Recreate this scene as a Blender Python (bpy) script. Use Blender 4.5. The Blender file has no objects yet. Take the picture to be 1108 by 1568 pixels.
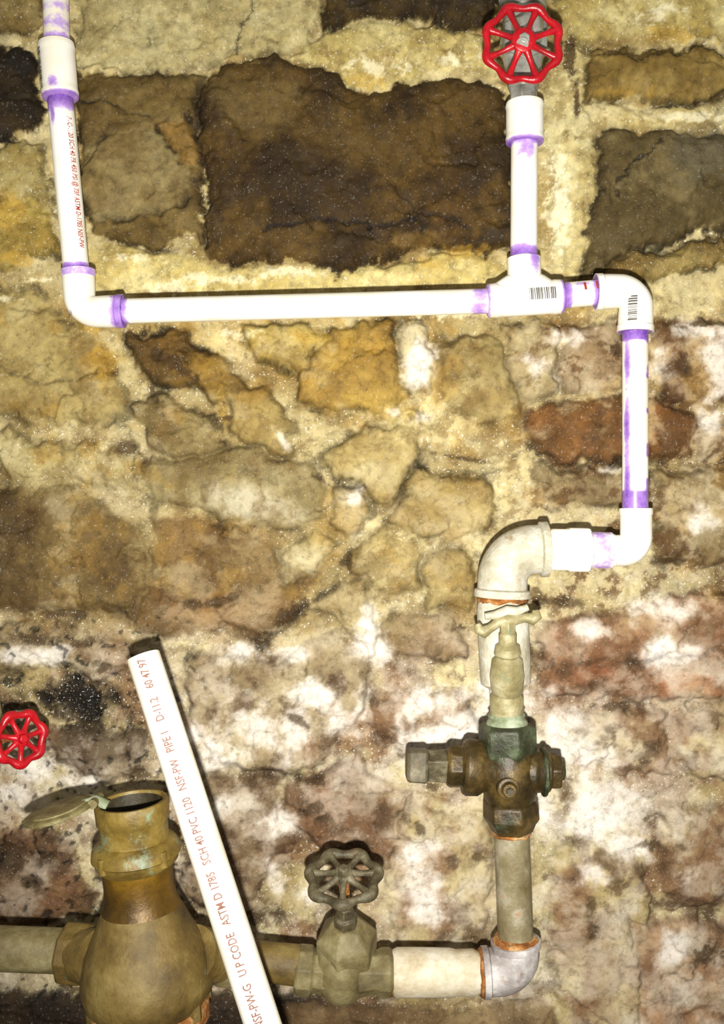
import bpy, math, numpy as np
from mathutils import Vector, Matrix

# ------------------------------------------------------------------ frame
S=0.0008; D=1.2; ZC=0.76
def P(px,py,y=0.0):
    k=S*(D+y)/D
    return Vector(((px-554)*k, y, ZC-(py-784)*k))
def R(px,y=0.0): return px*S*(D+y)/D
scene=bpy.context.scene
scene.view_settings.view_transform='Standard'
scene.view_settings.look='None'
col=scene.collection

def lin(c):
    c=np.asarray(c,dtype=float)/255.0
    return np.where(c<=0.04045,c/12.92,((c+0.055)/1.055)**2.4)

# ------------------------------------------------------------------ materials
def ramp_node(nt,stops):
    r=nt.nodes.new('ShaderNodeValToRGB'); e=r.color_ramp.elements
    while len(e)<len(stops): e.new(0.5)
    for i,(p,c) in enumerate(stops):
        e[i].position=p; l=lin(c); e[i].color=(l[0],l[1],l[2],1)
    return r
def noise(nt,scale,detail=6,rough=0.6,vec=None):
    n=nt.nodes.new('ShaderNodeTexNoise'); n.inputs['Scale'].default_value=scale
    n.inputs['Detail'].default_value=detail; n.inputs['Roughness'].default_value=rough
    if vec is not None: nt.links.new(vec,n.inputs['Vector'])
    return n
def mat_noise(name,stops,scale=60,rough=0.45,metal=0.0,bump=0.3,bscale=250,patina=None,pthr=(0.55,0.68),pscale=45):
    m=bpy.data.materials.new(name); m.use_nodes=True; nt=m.node_tree
    b=nt.nodes['Principled BSDF']
    g=nt.nodes.new('ShaderNodeNewGeometry')
    n=noise(nt,scale,8,0.65,g.outputs['Position']); r=ramp_node(nt,stops)
    nt.links.new(n.outputs['Fac'],r.inputs['Fac'])
    out=r.outputs['Color']
    if patina is not None:
        n2=noise(nt,pscale,8,0.7,g.outputs['Position'])
        mr=nt.nodes.new('ShaderNodeMapRange'); mr.inputs['From Min'].default_value=pthr[0]; mr.inputs['From Max'].default_value=pthr[1]
        nt.links.new(n2.outputs['Fac'],mr.inputs['Value'])
        mx=nt.nodes.new('ShaderNodeMix'); mx.data_type='RGBA'
        l=lin(patina); mx.inputs[7].default_value=(l[0],l[1],l[2],1)
        nt.links.new(mr.outputs['Result'],mx.inputs[0]); nt.links.new(out,mx.inputs[6]); out=mx.outputs[2]
        mm=nt.nodes.new('ShaderNodeMath'); mm.operation='MULTIPLY_ADD'
        mm.inputs[1].default_value=-metal; mm.inputs[2].default_value=metal
        nt.links.new(mr.outputs['Result'],mm.inputs[0]); nt.links.new(mm.outputs[0],b.inputs['Metallic'])
    else: b.inputs['Metallic'].default_value=metal
    nt.links.new(out,b.inputs['Base Color'])
    b.inputs['Roughness'].default_value=rough
    if bump>0:
        n3=noise(nt,bscale,6,0.6,g.outputs['Position'])
        bp=nt.nodes.new('ShaderNodeBump'); bp.inputs['Strength'].default_value=bump; bp.inputs['Distance'].default_value=0.002
        nt.links.new(n3.outputs['Fac'],bp.inputs['Height']); nt.links.new(bp.outputs['Normal'],b.inputs['Normal'])
    return m
def mat_pvc():
    m=bpy.data.materials.new('white_pvc_with_primer'); m.use_nodes=True; nt=m.node_tree
    b=nt.nodes['Principled BSDF']; g=nt.nodes.new('ShaderNodeNewGeometry')
    n=noise(nt,22,4,0.5,g.outputs['Position']); r=ramp_node(nt,[(0.3,(240,232,210)),(0.6,(250,248,242))])
    nt.links.new(n.outputs['Fac'],r.inputs['Fac'])
    a=nt.nodes.new('ShaderNodeAttribute'); a.attribute_name='primer'
    n2=noise(nt,70,6,0.72,g.outputs['Position'])
    ad=nt.nodes.new('ShaderNodeMath'); ad.operation='ADD'
    nt.links.new(a.outputs['Fac'],ad.inputs[0]); nt.links.new(n2.outputs['Fac'],ad.inputs[1])
    mr=nt.nodes.new('ShaderNodeMapRange'); mr.inputs['From Min'].default_value=0.84; mr.inputs['From Max'].default_value=1.58
    nt.links.new(ad.outputs[0],mr.inputs['Value'])
    r2=ramp_node(nt,[(0.0,(222,200,242)),(0.4,(174,136,214)),(1.0,(104,56,160))]); nt.links.new(mr.outputs['Result'],r2.inputs['Fac'])
    mr2=nt.nodes.new('ShaderNodeMapRange'); mr2.inputs['From Min'].default_value=0.0; mr2.inputs['From Max'].default_value=0.2
    nt.links.new(mr.outputs['Result'],mr2.inputs['Value'])
    mx=nt.nodes.new('ShaderNodeMix'); mx.data_type='RGBA'
    nt.links.new(mr2.outputs['Result'],mx.inputs[0]); nt.links.new(r.outputs['Color'],mx.inputs[6]); nt.links.new(r2.outputs['Color'],mx.inputs[7])
    nt.links.new(mx.outputs[2],b.inputs['Base Color']); b.inputs['Roughness'].default_value=0.32
    return m
M_pvc=mat_pvc()
M_galv=mat_noise('chalky_galvanized_steel',[(0.3,(150,140,112)),(0.5,(192,186,166)),(0.7,(230,228,218))],34,0.6,0.0,0.6,160,patina=(146,124,84),pthr=(0.58,0.72),pscale=40)
M_galvd=mat_noise('weathered_galvanized',[(0.3,(96,80,46)),(0.5,(134,124,94)),(0.7,(190,186,168))],22,0.55,0.05,0.6,160,patina=(156,96,36),pthr=(0.57,0.68),pscale=22)
M_white=mat_noise('limescale_coated_iron',[(0.3,(160,138,100)),(0.5,(204,192,166)),(0.7,(234,230,220))],25,0.6,0.0,0.6,100,patina=(140,92,40),pthr=(0.6,0.74),pscale=22)
M_lime=mat_noise('grey_white_corroded_iron',[(0.3,(120,110,106)),(0.5,(164,156,154)),(0.7,(214,210,208))],40,0.6,0.0,0.7,100,patina=(130,84,40),pthr=(0.60,0.72),pscale=30)
M_rust=mat_noise('rust',[(0.3,(96,56,22)),(0.5,(158,98,40)),(0.7,(206,172,120))],70,0.85,0.0,1.0,160)
M_brassd=mat_noise('dark_aged_brass',[(0.3,(30,24,10)),(0.5,(66,52,24)),(0.7,(114,92,46))],34,0.42,0.15,0.6,140,patina=(62,80,62),pthr=(0.6,0.72),pscale=40)
M_brassg=mat_noise('verdigris_brass',[(0.3,(34,34,18)),(0.5,(56,60,40)),(0.72,(100,112,84))],50,0.45,0.1,0.6,140)
M_teal=mat_noise('verdigris_collar',[(0.3,(98,98,66)),(0.5,(138,148,118)),(0.72,(190,198,174))],70,0.55,0.0,0.6,140)
M_bronze=mat_noise('meter_bronze',[(0.3,(84,66,26)),(0.5,(126,104,44)),(0.7,(162,140,76))],30,0.5,0.1,0.55,120,patina=(134,150,124),pthr=(0.56,0.67),pscale=34)
M_bronzel=mat_noise('meter_body_bronze',[(0.3,(62,48,20)),(0.5,(106,86,40)),(0.7,(142,124,72))],18,0.6,0.0,0.9,90,patina=(100,130,112),pthr=(0.62,0.72),pscale=26)
M_gold=mat_noise('meter_neck_brass',[(0.3,(50,34,10)),(0.5,(104,76,20)),(0.7,(156,118,34))],12,0.42,0.2,0.5,120)
M_olive=mat_noise('olive_grey_iron',[(0.3,(76,66,38)),(0.5,(116,104,68)),(0.7,(152,144,106))],30,0.6,0.0,0.6,140,patina=(104,120,96),pthr=(0.64,0.75))
M_tan=mat_noise('tan_tarnished_brass',[(0.3,(104,92,54)),(0.5,(148,138,98)),(0.7,(198,190,156))],36,0.48,0.05,0.5,140,patina=(120,134,108),pthr=(0.58,0.70))
M_iron=mat_noise('grey_cast_iron',[(0.3,(48,42,26)),(0.5,(84,76,54)),(0.7,(130,122,98))],60,0.55,0.1,0.6,180,patina=(104,70,42),pthr=(0.6,0.72))
M_chrome=mat_noise('silver_metal',[(0.3,(110,108,98)),(0.6,(176,176,168)),(0.8,(225,225,220))],50,0.3,0.4,0.2,160)
M_red=mat_noise('red_enamel',[(0.3,(140,10,22)),(0.6,(188,18,32)),(0.8,(214,60,58))],50,0.28,0.0,0.25,260,patina=(130,70,60),pthr=(0.66,0.74),pscale=70)
M_dark=mat_noise('dark_inside',[(0.3,(24,20,10)),(0.7,(60,52,28))],80,0.6,0.0,0.6,150)
M_lid=mat_noise('meter_lid_brass',[(0.3,(90,80,46)),(0.5,(126,116,76)),(0.7,(162,154,112))],60,0.5,0.1,0.5,200,patina=(110,140,120),pthr=(0.66,0.74))
M_inkr=mat_noise('red_print_ink',[(0.3,(150,40,28)),(0.7,(176,60,44))],90,0.6,0,0)
M_inkt=mat_noise('brown_print_ink',[(0.3,(120,76,58)),(0.7,(150,104,86))],90,0.6,0,0)
M_inkk=mat_noise('black_print_ink',[(0.3,(60,54,48)),(0.7,(85,80,70))],90,0.6,0,0)
M_stick=mat_noise('paper_sticker',[(0.3,(236,234,226)),(0.7,(246,246,242))],90,0.6,0,0)

# ------------------------------------------------------------------ mesh helpers
def group(name):
    e=bpy.data.objects.new(name,None); e.empty_display_size=0.05; col.objects.link(e); return e
def finish(name,verts,faces,mat,parent,smooth=True,primer=None,bevel=0.0,sharp=35):
    me=bpy.data.meshes.new(name); me.from_pydata([tuple(v) for v in verts],[],faces); me.update()
    me.materials.append(mat)
    if smooth:
        me.polygons.foreach_set('use_smooth',[True]*len(me.polygons)); me.set_sharp_from_angle(angle=math.radians(sharp))
    at=me.attributes.new('primer','FLOAT','POINT')
    if primer is not None: at.data.foreach_set('value',primer)
    o=bpy.data.objects.new(name,me); col.objects.link(o)
    if parent is not None: o.parent=parent
    if bevel>0:
        b=o.modifiers.new('bevel','BEVEL'); b.width=bevel; b.segments=2; b.limit_method='ANGLE'; b.angle_limit=math.radians(35)
    return o
def frame(t):
    f=Vector((0,-1,0)); f=f-t*f.dot(t)
    if f.length<0.15:
        f=Vector((0,0,1)); f=f-t*f.dot(t)
    f.normalize(); s=f.cross(t).normalized(); return f,s
def lathe(name,p0,p1,prof,mat,parent,segs=40,phase=0.0,pf=None,step=None,bevel=0.0,caps=(True,True),sy=1.0):
    p0=Vector(p0);p1=Vector(p1);t=(p1-p0);L=t.length;t.normalize();f,s=frame(t)
    pr=[]
    for i,(a,r) in enumerate(prof):
        if i and step:
            a0,r0=prof[i-1]; n=int(abs(a-a0)*L/step)
            for k in range(1,n): pr.append((a0+(a-a0)*k/n,r0+(r-r0)*k/n))
        pr.append((a,r))
    V=[];F=[];A=[]
    for (a,r) in pr:
        c=p0+t*(a*L)
        for k in range(segs):
            th=phase+2*math.pi*k/segs
            V.append(c+(f*math.cos(th)*sy+s*math.sin(th))*r); A.append(pf(a,th) if pf else 0.0)
    n=len(pr)
    for i in range(n-1):
        for k in range(segs):
            k2=(k+1)%segs
            F.append((i*segs+k,i*segs+k2,(i+1)*segs+k2,(i+1)*segs+k))
    if caps[0]: F.append(tuple(reversed(range(segs))))
    if caps[1]: F.append(tuple((n-1)*segs+k for k in range(segs)))
    return finish(name,V,F,mat,parent,primer=A,bevel=bevel)
def sweep(name,pts,rad,mat,parent,segs=24,closed=False,pf=None,flat=1.0):
    pts=[Vector(p) for p in pts]; n=len(pts)
    if not hasattr(rad,'__len__'): rad=[rad]*n
    T=[]
    for i in range(n):
        if closed: t=pts[(i+1)%n]-pts[i-1]
        else: t=pts[min(i+1,n-1)]-pts[max(i-1,0)]
        T.append(t.normalized())
    f,s=frame(T[0]); V=[];F=[];A=[]
    for i in range(n):
        f=(f-T[i]*f.dot(T[i])).normalized(); s=f.cross(T[i]).normalized()
        for k in range(segs):
            th=2*math.pi*k/segs
            V.append(pts[i]+(f*math.cos(th)*flat+s*math.sin(th))*rad[i]); A.append(pf(i/(n-1),th) if pf else 0.0)
    m=n if closed else n-1
    for i in range(m):
        j=(i+1)%n
        for k in range(segs):
            k2=(k+1)%segs
            F.append((i*segs+k,i*segs+k2,j*segs+k2,j*segs+k))
    if not closed:
        F.append(tuple(reversed(range(segs)))); F.append(tuple((n-1)*segs+k for k in range(segs)))
    return finish(name,V,F,mat,parent,primer=A,sharp=50)
def arc(p0,c,p1,bend,n=14):
    p0=Vector(p0);c=Vector(c);p1=Vector(p1)
    a=(p0-c).normalized(); b=(p1-c).normalized()
    s=c+a*bend; e=c+b*bend; ps=[]
    for i in range(5): ps.append(p0.lerp(s,i/5))
    for i in range(n+1):
        th=i/n*math.pi/2
        ps.append(c+a*bend*(1-math.sin(th))+b*bend*(1-math.cos(th)))
    for i in range(1,6): ps.append(e.lerp(p1,i/5))
    return ps
import random
def ring_at(name,p,t,r,w,mat,parent,segs=48):
    t=Vector(t).normalized(); p=Vector(p); o=lathe(name,p-t*w/2,p+t*w/2,[(0,r*0.9),(0.1,r*0.97),(0.35,r*1.03),(0.65,r*1.03),(0.9,r*0.97),(1,r*0.9)],mat,parent,segs)
    rd=random.Random(int(r*1e6)); n=segs
    off=[rd.uniform(-.3,.3)*w for _ in range(n)]; off=[(off[i]+off[i-1]+off[(i+1)%n])/2 for i in range(n)]
    for i,v in enumerate(o.data.vertices): v.co+=t*off[i%n]
    return o
def wrap_text(name,txt,p0,p1,r,size,mat,parent,a0=0.0,off=0.0,fit=None):
    cu=bpy.data.curves.new(name,'FONT'); cu.body=txt; cu.size=size; cu.align_y='CENTER'; cu.resolution_u=2; cu.offset=size*.012
    o=bpy.data.objects.new(name+'_tmp',cu); col.objects.link(o); dg=bpy.context.evaluated_depsgraph_get(); dg.update()
    me=bpy.data.meshes.new_from_object(o.evaluated_get(dg)); bpy.data.objects.remove(o)
    sc=1.0
    if fit: sc=fit/max(v.co.x for v in me.vertices)
    p0=Vector(p0);t=(Vector(p1)-p0).normalized();f,s=frame(t)
    for v in me.vertices:
        u,w=v.co.x*sc+off,v.co.y; a=a0+w/r
        v.co=p0+t*u+(f*math.cos(a)+s*math.sin(a))*(r+0.0006)
    me.materials.clear(); me.materials.append(mat); me.name=name
    ob=bpy.data.objects.new(name,me); col.objects.link(ob); ob.parent=parent; return ob
def patch(name,p0,p1,r,a0,a1,spans,mat,parent,lift=.0004):
    p0=Vector(p0);t=(Vector(p1)-p0);L=t.length;t.normalize();f,s=frame(t);V=[];F=[]
    for (u0,u1) in spans:
        b=len(V);n=8
        for k in range(n+1):
            a=a0+(a1-a0)*k/n
            for u in (u0,u1): V.append(p0+t*(u*L)+(f*math.cos(a)+s*math.sin(a))*(r+lift))
        for k in range(n): F.append((b+2*k,b+2*k+1,b+2*k+3,b+2*k+2))
    return finish(name,V,F,mat,parent)
def barcode(name,p0,p1,r,a0,a1,parent,seed=1,n=22,sticker=True):
    rd=random.Random(seed)
    if sticker: patch(name+'_paper',p0,p1,r,a0-.12,a1+.12,[(-.06,1.06)],M_stick,parent,.0002)
    sp=[];u=0
    while u<1:
        w=rd.choice([.4,.8,1.2])/n; sp.append((u,min(1,u+w))); u+=w+rd.choice([.4,.7,1.1])/n
    patch(name+'_bars',p0,p1,r,a0,a1,sp,M_inkk,parent,.0005)
def wheel(parent,c,n,Rr,rt,mat,lobes=8,rot=0.0,dish=0.25,hub=0.3,lob=.05,spk=1.0):
    c=Vector(c);n=Vector(n).normalized()
    u=Vector((1,0,0)); u=(u-n*u.dot(n)).normalized(); v=n.cross(u)
    pts=[]
    N=lobes*14
    for i in range(N):
        th=2*math.pi*i/N
        r=Rr*(1+lob*math.cos(lobes*(th-rot)))
        pts.append(c+(u*math.cos(th)+v*math.sin(th))*r)
    rad=[rt*(1+0.2*math.cos(lobes*(2*math.pi*i/N-rot))) for i in range(N)]
    sweep('rim',pts,rad,mat,parent,14,closed=True)
    for k in range(lobes):
        th=rot+2*math.pi*k/lobes; d=u*math.cos(th)+v*math.sin(th)
        ps=[c+d*Rr*(0.22+0.78*q)+n*Rr*dish*(1-q)**1.5 for q in [0,.2,.4,.6,.8,1]]
        sweep('spoke_%d'%(k+1),ps,[rt*1.0*spk,rt*.72*spk,rt*.6*spk,rt*.6*spk,rt*.75*spk,rt*1.0],mat,parent,10)
    h0=c-n*Rr*0.02; h1=c+n*Rr*(dish+0.12)
    lathe('hub',h0,h1,[(0,Rr*hub*.8),(0.5,Rr*hub),(0.85,Rr*hub),(1,Rr*hub*.85)],mat,parent,24)
    return h1,n

# ------------------------------------------------------------------ WALL
rng=np.random.RandomState(7)
TAB=rng.rand(512,512)
def vn(x,y,seed=0):
    x=x+seed*37.31; y=y+seed*91.17
    xi=np.floor(x).astype(int); yi=np.floor(y).astype(int)
    fx=x-xi; fy=y-yi; fx=fx*fx*(3-2*fx); fy=fy*fy*(3-2*fy)
    a=TAB[yi%512,xi%512]; b=TAB[yi%512,(xi+1)%512]; c=TAB[(yi+1)%512,xi%512]; d=TAB[(yi+1)%512,(xi+1)%512]
    return (a*(1-fx)+b*fx)*(1-fy)+(c*(1-fx)+d*fx)*fy
def fbm(x,y,scale,octv=4,seed=0,gain=0.5):
    s=0;amp=1;t=0;f=1.0/scale
    for i in range(octv):
        ca,sa=math.cos(i*1.1+seed),math.sin(i*1.1+seed)
        s=s+amp*vn((x*ca-y*sa)*f,(x*sa+y*ca)*f,seed+i*3); t+=amp; amp*=gain; f*=2.03
    return s/t
def ss(a,b,x):
    t=np.clip((x-a)/(b-a),0,1); return t*t*(3-2*t)
STEP=2.0
xs=np.arange(-330,1440,STEP); ys=np.arange(-330,1741,STEP)
PX,PY=np.meshgrid(xs,ys); NY,NX=PX.shape
WX=PX+46*(fbm(PX,PY,80,3,1)-.5)+24*(fbm(PX,PY,20,5,2,.7)-.5)
WY=PY+46*(fbm(PX,PY,80,3,3)-.5)+24*(fbm(PX,PY,20,5,4,.7)-.5)
def cells(x,y,sx,sy,seed,facet=False):
    gx=x/sx; gy=y/sy; ix=np.floor(gx).astype(int); iy=np.floor(gy).astype(int)
    f1=np.full(x.shape,9.);f2=np.full(x.shape,9.);idv=np.zeros(x.shape); pl=np.zeros(x.shape)
    for dx in(-1,0,1):
        for dy in(-1,0,1):
            cx=ix+dx; cy=iy+dy
            jx=TAB[(cy+seed)%512,(cx+seed*3)%512]; jy=TAB[(cx+seed*5)%512,(cy+seed*7)%512]
            ox=gx-cx-jx; oy=gy-cy-jy
            d=np.hypot(ox,oy); r=TAB[(cx*3+seed)%512,(cy*5+seed)%512]
            m=d<f1
            f2=np.where(m,f1,np.minimum(f2,d)); idv=np.where(m,r,idv)
            if facet:
                r2=TAB[(cx*7+seed)%512,(cy*11+seed)%512]
                pl=np.where(m,(r-.5)*2*ox+(r2-.5)*2*oy+(r2-.5)*.5,pl)
            f1=np.where(m,d,f1)
    return (pl if facet else (f1,f2-f1,idv))
f1,ed,idv=cells(WX,WY,125,85,11)
fa1=cells(WX,WY,62,40,21,True); fa2=cells(WX,WY,24,17,33,True); fa3=cells(WX,WY,120,70,45,True)
base1=np.array([208,194,148.]); base2=np.array([160,138,88.]); base3=np.array([180,162,110.])
nl=fbm(PX,PY,120,5,5)[...,None]; ns=fbm(PX,PY,14,4,6)[...,None]
C=base1*(1-ss(.4,.62,nl))+base2*ss(.4,.62,nl)
C=C*(0.82+0.36*ns)
cc=(base3*(0.8+0.4*idv[...,None]))
mk=(ss(0.04,0.3,ed)*0.4)[...,None]
C=C*(1-mk)+cc*mk
H=0.006*ss(0.0,0.5,ed)*(0.4+idv)+0.014*fbm(PX,PY,90,3,9)
MORT=np.ones(PX.shape)
nfine=fbm(PX,PY,9,3,12)
nst=fbm(PX,PY,60,5,14)
nst2=fbm(PX,PY,24,5,15,.6)
def stone(poly,c1,c2=None,h=0.014,rnd=8,dark=0.6,soft=3,mort=0.0,hb=0.010,amt=1.0):
    global C,H,MORT
    poly=np.array(poly,float); x0,y0=poly.min(0)-40; x1,y1=poly.max(0)+40
    cyy=poly[:,1].mean(); rnd=min(rnd,12)
    if cyy>470: soft=soft*2.2; amt*=.9
    i0=max(0,int((x0-xs[0])/STEP)); i1=min(NX,int((x1-xs[0])/STEP)+1); j0=max(0,int((y0-ys[0])/STEP)); j1=min(NY,int((y1-ys[0])/STEP)+1)
    sl=(slice(j0,j1),slice(i0,i1)); x=WX[sl];y=WY[sl]
    dm=np.full(x.shape,1e9); ins=np.zeros(x.shape,bool); n=len(poly)
    for i in range(n):
        ax,ay=poly[i]; bx,by=poly[(i+1)%n]; ex,ey=bx-ax,by-ay; L=ex*ex+ey*ey+1e-9
        t=np.clip(((x-ax)*ex+(y-ay)*ey)/L,0,1)
        dm=np.minimum(dm,np.hypot(x-ax-t*ex,y-ay-t*ey))
        cnd=((ay>y)!=(by>y))
        xi=ax+(y-ay)*ex/(ey if abs(ey)>1e-9 else 1e-9)
        ins^=(cnd&(x<xi))
    d=np.where(ins,dm,-dm)+5*(nst2[sl]-.5)*4
    m=ss(-soft,soft,d)*amt
    c1=np.array(c1,float); c2=np.array(c2 if c2 is not None else c1*0.72,float)
    w=ss(.34,.64,nst[sl]*.6+nst2[sl]*.4)[...,None]
    c=(c1*(1-w)+c2*w)*(0.86+0.28*nfine[sl][...,None])
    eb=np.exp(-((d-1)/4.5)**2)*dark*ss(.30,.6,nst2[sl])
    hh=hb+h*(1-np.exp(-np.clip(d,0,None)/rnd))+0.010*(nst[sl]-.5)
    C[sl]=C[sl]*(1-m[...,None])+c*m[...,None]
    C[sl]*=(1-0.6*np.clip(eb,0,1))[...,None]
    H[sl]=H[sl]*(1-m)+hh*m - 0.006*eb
    MORT[sl]=MORT[sl]*(1-m)+mort*m
def blob(cx,cy,rx,ry,c,amt=1.0,rot=0,scale=26,thr=0.5,soft=0.08,seed=20,mort=None,dh=0.0):
    global C,H
    x0,x1,y0,y1=cx-2.2*max(rx,ry),cx+2.2*max(rx,ry),cy-2.2*max(rx,ry),cy+2.2*max(rx,ry)
    i0=max(0,int((x0-xs[0])/STEP)); i1=min(NX,int((x1-xs[0])/STEP)+1); j0=max(0,int((y0-ys[0])/STEP)); j1=min(NY,int((y1-ys[0])/STEP)+1)
    if i1<=i0 or j1<=j0: return
    sl=(slice(j0,j1),slice(i0,i1)); x=PX[sl]-cx; y=PY[sl]-cy; a=math.radians(rot)
    u=(x*math.cos(a)+y*math.sin(a))/rx; v=(-x*math.sin(a)+y*math.cos(a))/ry
    g=np.exp(-(u*u+v*v)*0.9)
    n=fbm(PX[sl],PY[sl],scale,6,seed,0.68)
    m=ss(thr-soft,thr+soft,g*0.55+(n-.5)*1.3+0.12*g)*amt*ss(0.03,0.15,g)
    c=np.array(c,float)*(0.92+0.16*nfine[sl][...,None])
    C[sl]=C[sl]*(1-m[...,None])+c*m[...,None]; H[sl]+=dh*m
def line(pts,w,amt=.6,dh=-.003):
    global C,H
    for i in range(len(pts)-1):
        ax,ay=pts[i];bx,by=pts[i+1]
        i0=max(0,int((min(ax,bx)-30-xs[0])/STEP)); i1=min(NX,int((max(ax,bx)+30-xs[0])/STEP)+1); j0=max(0,int((min(ay,by)-30-ys[0])/STEP)); j1=min(NY,int((max(ay,by)+30-ys[0])/STEP)+1)
        sl=(slice(j0,j1),slice(i0,i1)); x=WX[sl];y=WY[sl]; ex,ey=bx-ax,by-ay
        t=np.clip(((x-ax)*ex+(y-ay)*ey)/(ex*ex+ey*ey),0,1); d=np.hypot(x-ax-t*ex,y-ay-t*ey)
        m=np.exp(-(d/w)**2)*ss(.3,.6,nst2[sl]+.1)
        C[sl]*=(1-amt*m)[...,None]; H[sl]+=dh*m
# ---- pale slabs / mortar beds
stone([(110,-60),(470,-60),(492,30),(480,72),(430,98),(340,102),(250,122),(195,118),(120,105)],(194,183,136),(172,157,108),h=.006,mort=.6,dark=.4)
stone([(-80,-60),(60,-60),(60,50),(-80,55)],(160,144,98),(130,110,64),h=.01,mort=.6)
stone([(490,60),(745,48),(770,110),(640,132),(560,140),(500,110),(440,98)],(216,203,146),(188,170,108),h=.004,mort=1,dark=.2)
stone([(845,-40),(1300,-60),(1300,60),(1000,70),(880,75),(850,40)],(208,195,140),(174,155,92),h=.008,mort=.8,dark=.4)
stone([(835,70),(885,80),(900,150),(925,200),(905,280),(880,420),(835,420)],(216,205,156),(188,171,116),h=.004,mort=1,dark=.2)
stone([(895,165),(1300,160),(1300,200),(930,205)],(218,205,156),(192,173,114),h=.004,mort=1,dark=.2)
stone([(120,386),(300,392),(470,410),(600,408),(740,400),(770,440),(400,470),(150,450)],(220,207,150),(194,175,110),h=.004,mort=1,dark=.15)
stone([(0,225),(68,215),(90,400),(0,405),(-90,400),(-90,230)],(186,172,120),(154,135,80),h=.010,mort=.8)
# ---- big stones top
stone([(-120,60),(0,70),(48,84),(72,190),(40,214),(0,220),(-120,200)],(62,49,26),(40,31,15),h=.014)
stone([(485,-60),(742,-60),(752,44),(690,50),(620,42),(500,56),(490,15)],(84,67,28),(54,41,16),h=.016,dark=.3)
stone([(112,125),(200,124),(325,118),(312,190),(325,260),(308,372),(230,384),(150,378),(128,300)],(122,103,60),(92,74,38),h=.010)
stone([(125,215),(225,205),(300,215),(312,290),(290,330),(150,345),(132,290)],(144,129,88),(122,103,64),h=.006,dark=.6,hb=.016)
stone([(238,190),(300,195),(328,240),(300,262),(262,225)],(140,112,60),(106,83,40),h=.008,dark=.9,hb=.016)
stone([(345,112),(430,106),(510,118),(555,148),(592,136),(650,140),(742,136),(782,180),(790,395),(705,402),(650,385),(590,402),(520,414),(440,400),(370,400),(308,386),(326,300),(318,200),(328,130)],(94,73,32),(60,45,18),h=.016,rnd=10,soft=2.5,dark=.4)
blob(400,165,90,50,(116,99,62),.7,0,50,.42,.25,31)
blob(560,230,120,60,(98,79,42),.6,20,50,.42,.25,32)
blob(660,330,90,60,(116,87,40),.6,20,60,.42,.25,33)
blob(480,300,150,80,(52,38,16),.6,10,60,.44,.2,29)
line([(400,360),(470,348),(560,352),(590,390)],3,.5); line([(560,360),(640,345),(715,362)],3,.45); line([(600,300),(650,380)],2.5,.3)
blob(650,375,60,14,(130,104,54),.7,0,30,.42,.2,30)
stone([(890,82),(1000,92),(1300,80),(1300,150),(1000,158),(905,160)],(158,136,80),(124,102,52),h=.012)
stone([(925,212),(1300,198),(1300,355),(1108,362),(990,375),(950,415),(888,418),(884,350),(915,280)],(122,108,73),(92,79,48),h=.012,rnd=12)
blob(1060,250,60,50,(102,96,80),.6,0,50,.42,.2,34)
stone([(870,425),(950,390),(1108,375),(1300,370),(1300,400),(1108,410),(1000,430)],(150,132,80),(120,99,54),h=.01,mort=.5)
stone([(-100,310),(55,305),(88,345),(92,395),(20,415),(-100,410)],(180,160,90),(152,129,64),h=.008,mort=.5,dark=.4)
# ---- middle left
stone([(-120,440),(60,440),(115,500),(150,520),(188,560),(198,620),(168,652),(90,642),(-120,650)],(172,155,102),(148,127,76),h=.008,rnd=12,dark=.6)
stone([(-120,660),(100,668),(200,690),(225,750),(120,730),(-120,712)],(194,181,130),(164,147,96),h=.008,mort=.6,dark=.5)
stone([(-120,735),(120,738),(200,785),(222,830),(240,880),(215,950),(120,940),(50,950),(-120,935)],(114,92,50),(82,62,30),h=.014,rnd=12,dark=.3,soft=7)
blob(60,735,150,30,(158,141,94),.9,8,50,.4,.25,35)
blob(150,800,60,50,(124,103,62),.6,8,50,.4,.25,35)
blob(155,540,18,42,(178,142,54),.8,-15,30,.38,.15,36)
blob(20,780,60,60,(60,42,18),.6,0,60,.4,.25,37)
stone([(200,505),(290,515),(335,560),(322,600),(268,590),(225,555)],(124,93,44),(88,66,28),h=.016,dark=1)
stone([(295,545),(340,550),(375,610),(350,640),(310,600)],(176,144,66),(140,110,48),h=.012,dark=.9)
stone([(365,505),(470,502),(525,520),(500,560),(440,565),(385,545)],(198,180,112),(170,146,74),h=.012,dark=.8)
stone([(335,600),(410,590),(450,640),(440,690),(370,690)],(184,166,106),(154,131,76),h=.012)
stone([(520,508),(600,498),(612,570),(640,615),(600,645),(520,632),(455,602),(462,560)],(174,144,70),(140,110,50),h=.013,dark=.8)
stone([(186,625),(262,600),(330,645),(345,690),(300,720),(225,690)],(148,132,88),(114,96,58),h=.014,dark=.8)
stone([(225,700),(350,690),(462,700),(500,745),(488,792),(430,808),(340,800),(235,772)],(162,149,108),(136,121,80),h=.014,rnd=12,dark=.5)
blob(370,772,80,28,(202,194,168),.8,8,60,.38,.25,38)
blob(330,700,90,22,(122,105,68),.6,-15,50,.4,.25,39)
stone([(235,790),(330,800),(420,812),(440,870),(505,862),(470,915),(400,975),(330,975),(210,965),(228,880)],(130,100,56),(98,71,36),h=.012,rnd=12,dark=.3,soft=6)
blob(400,850,60,40,(148,125,80),.7,0,50,.4,.25,43)
blob(225,850,22,70,(150,132,86),.7,-8,40,.4,.25,44)
stone([(425,835),(480,808),(512,838),(486,882),(445,880)],(206,193,148),(180,163,110),h=.012,dark=.5)
blob(320,930,90,28,(132,84,40),.7,0,50,.4,.25,40)
stone([(476,692),(560,650),(650,655),(645,715),(605,772),(575,770),(545,722),(505,730)],(196,179,126),(168,147,90),h=.012,dark=.8)
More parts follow.
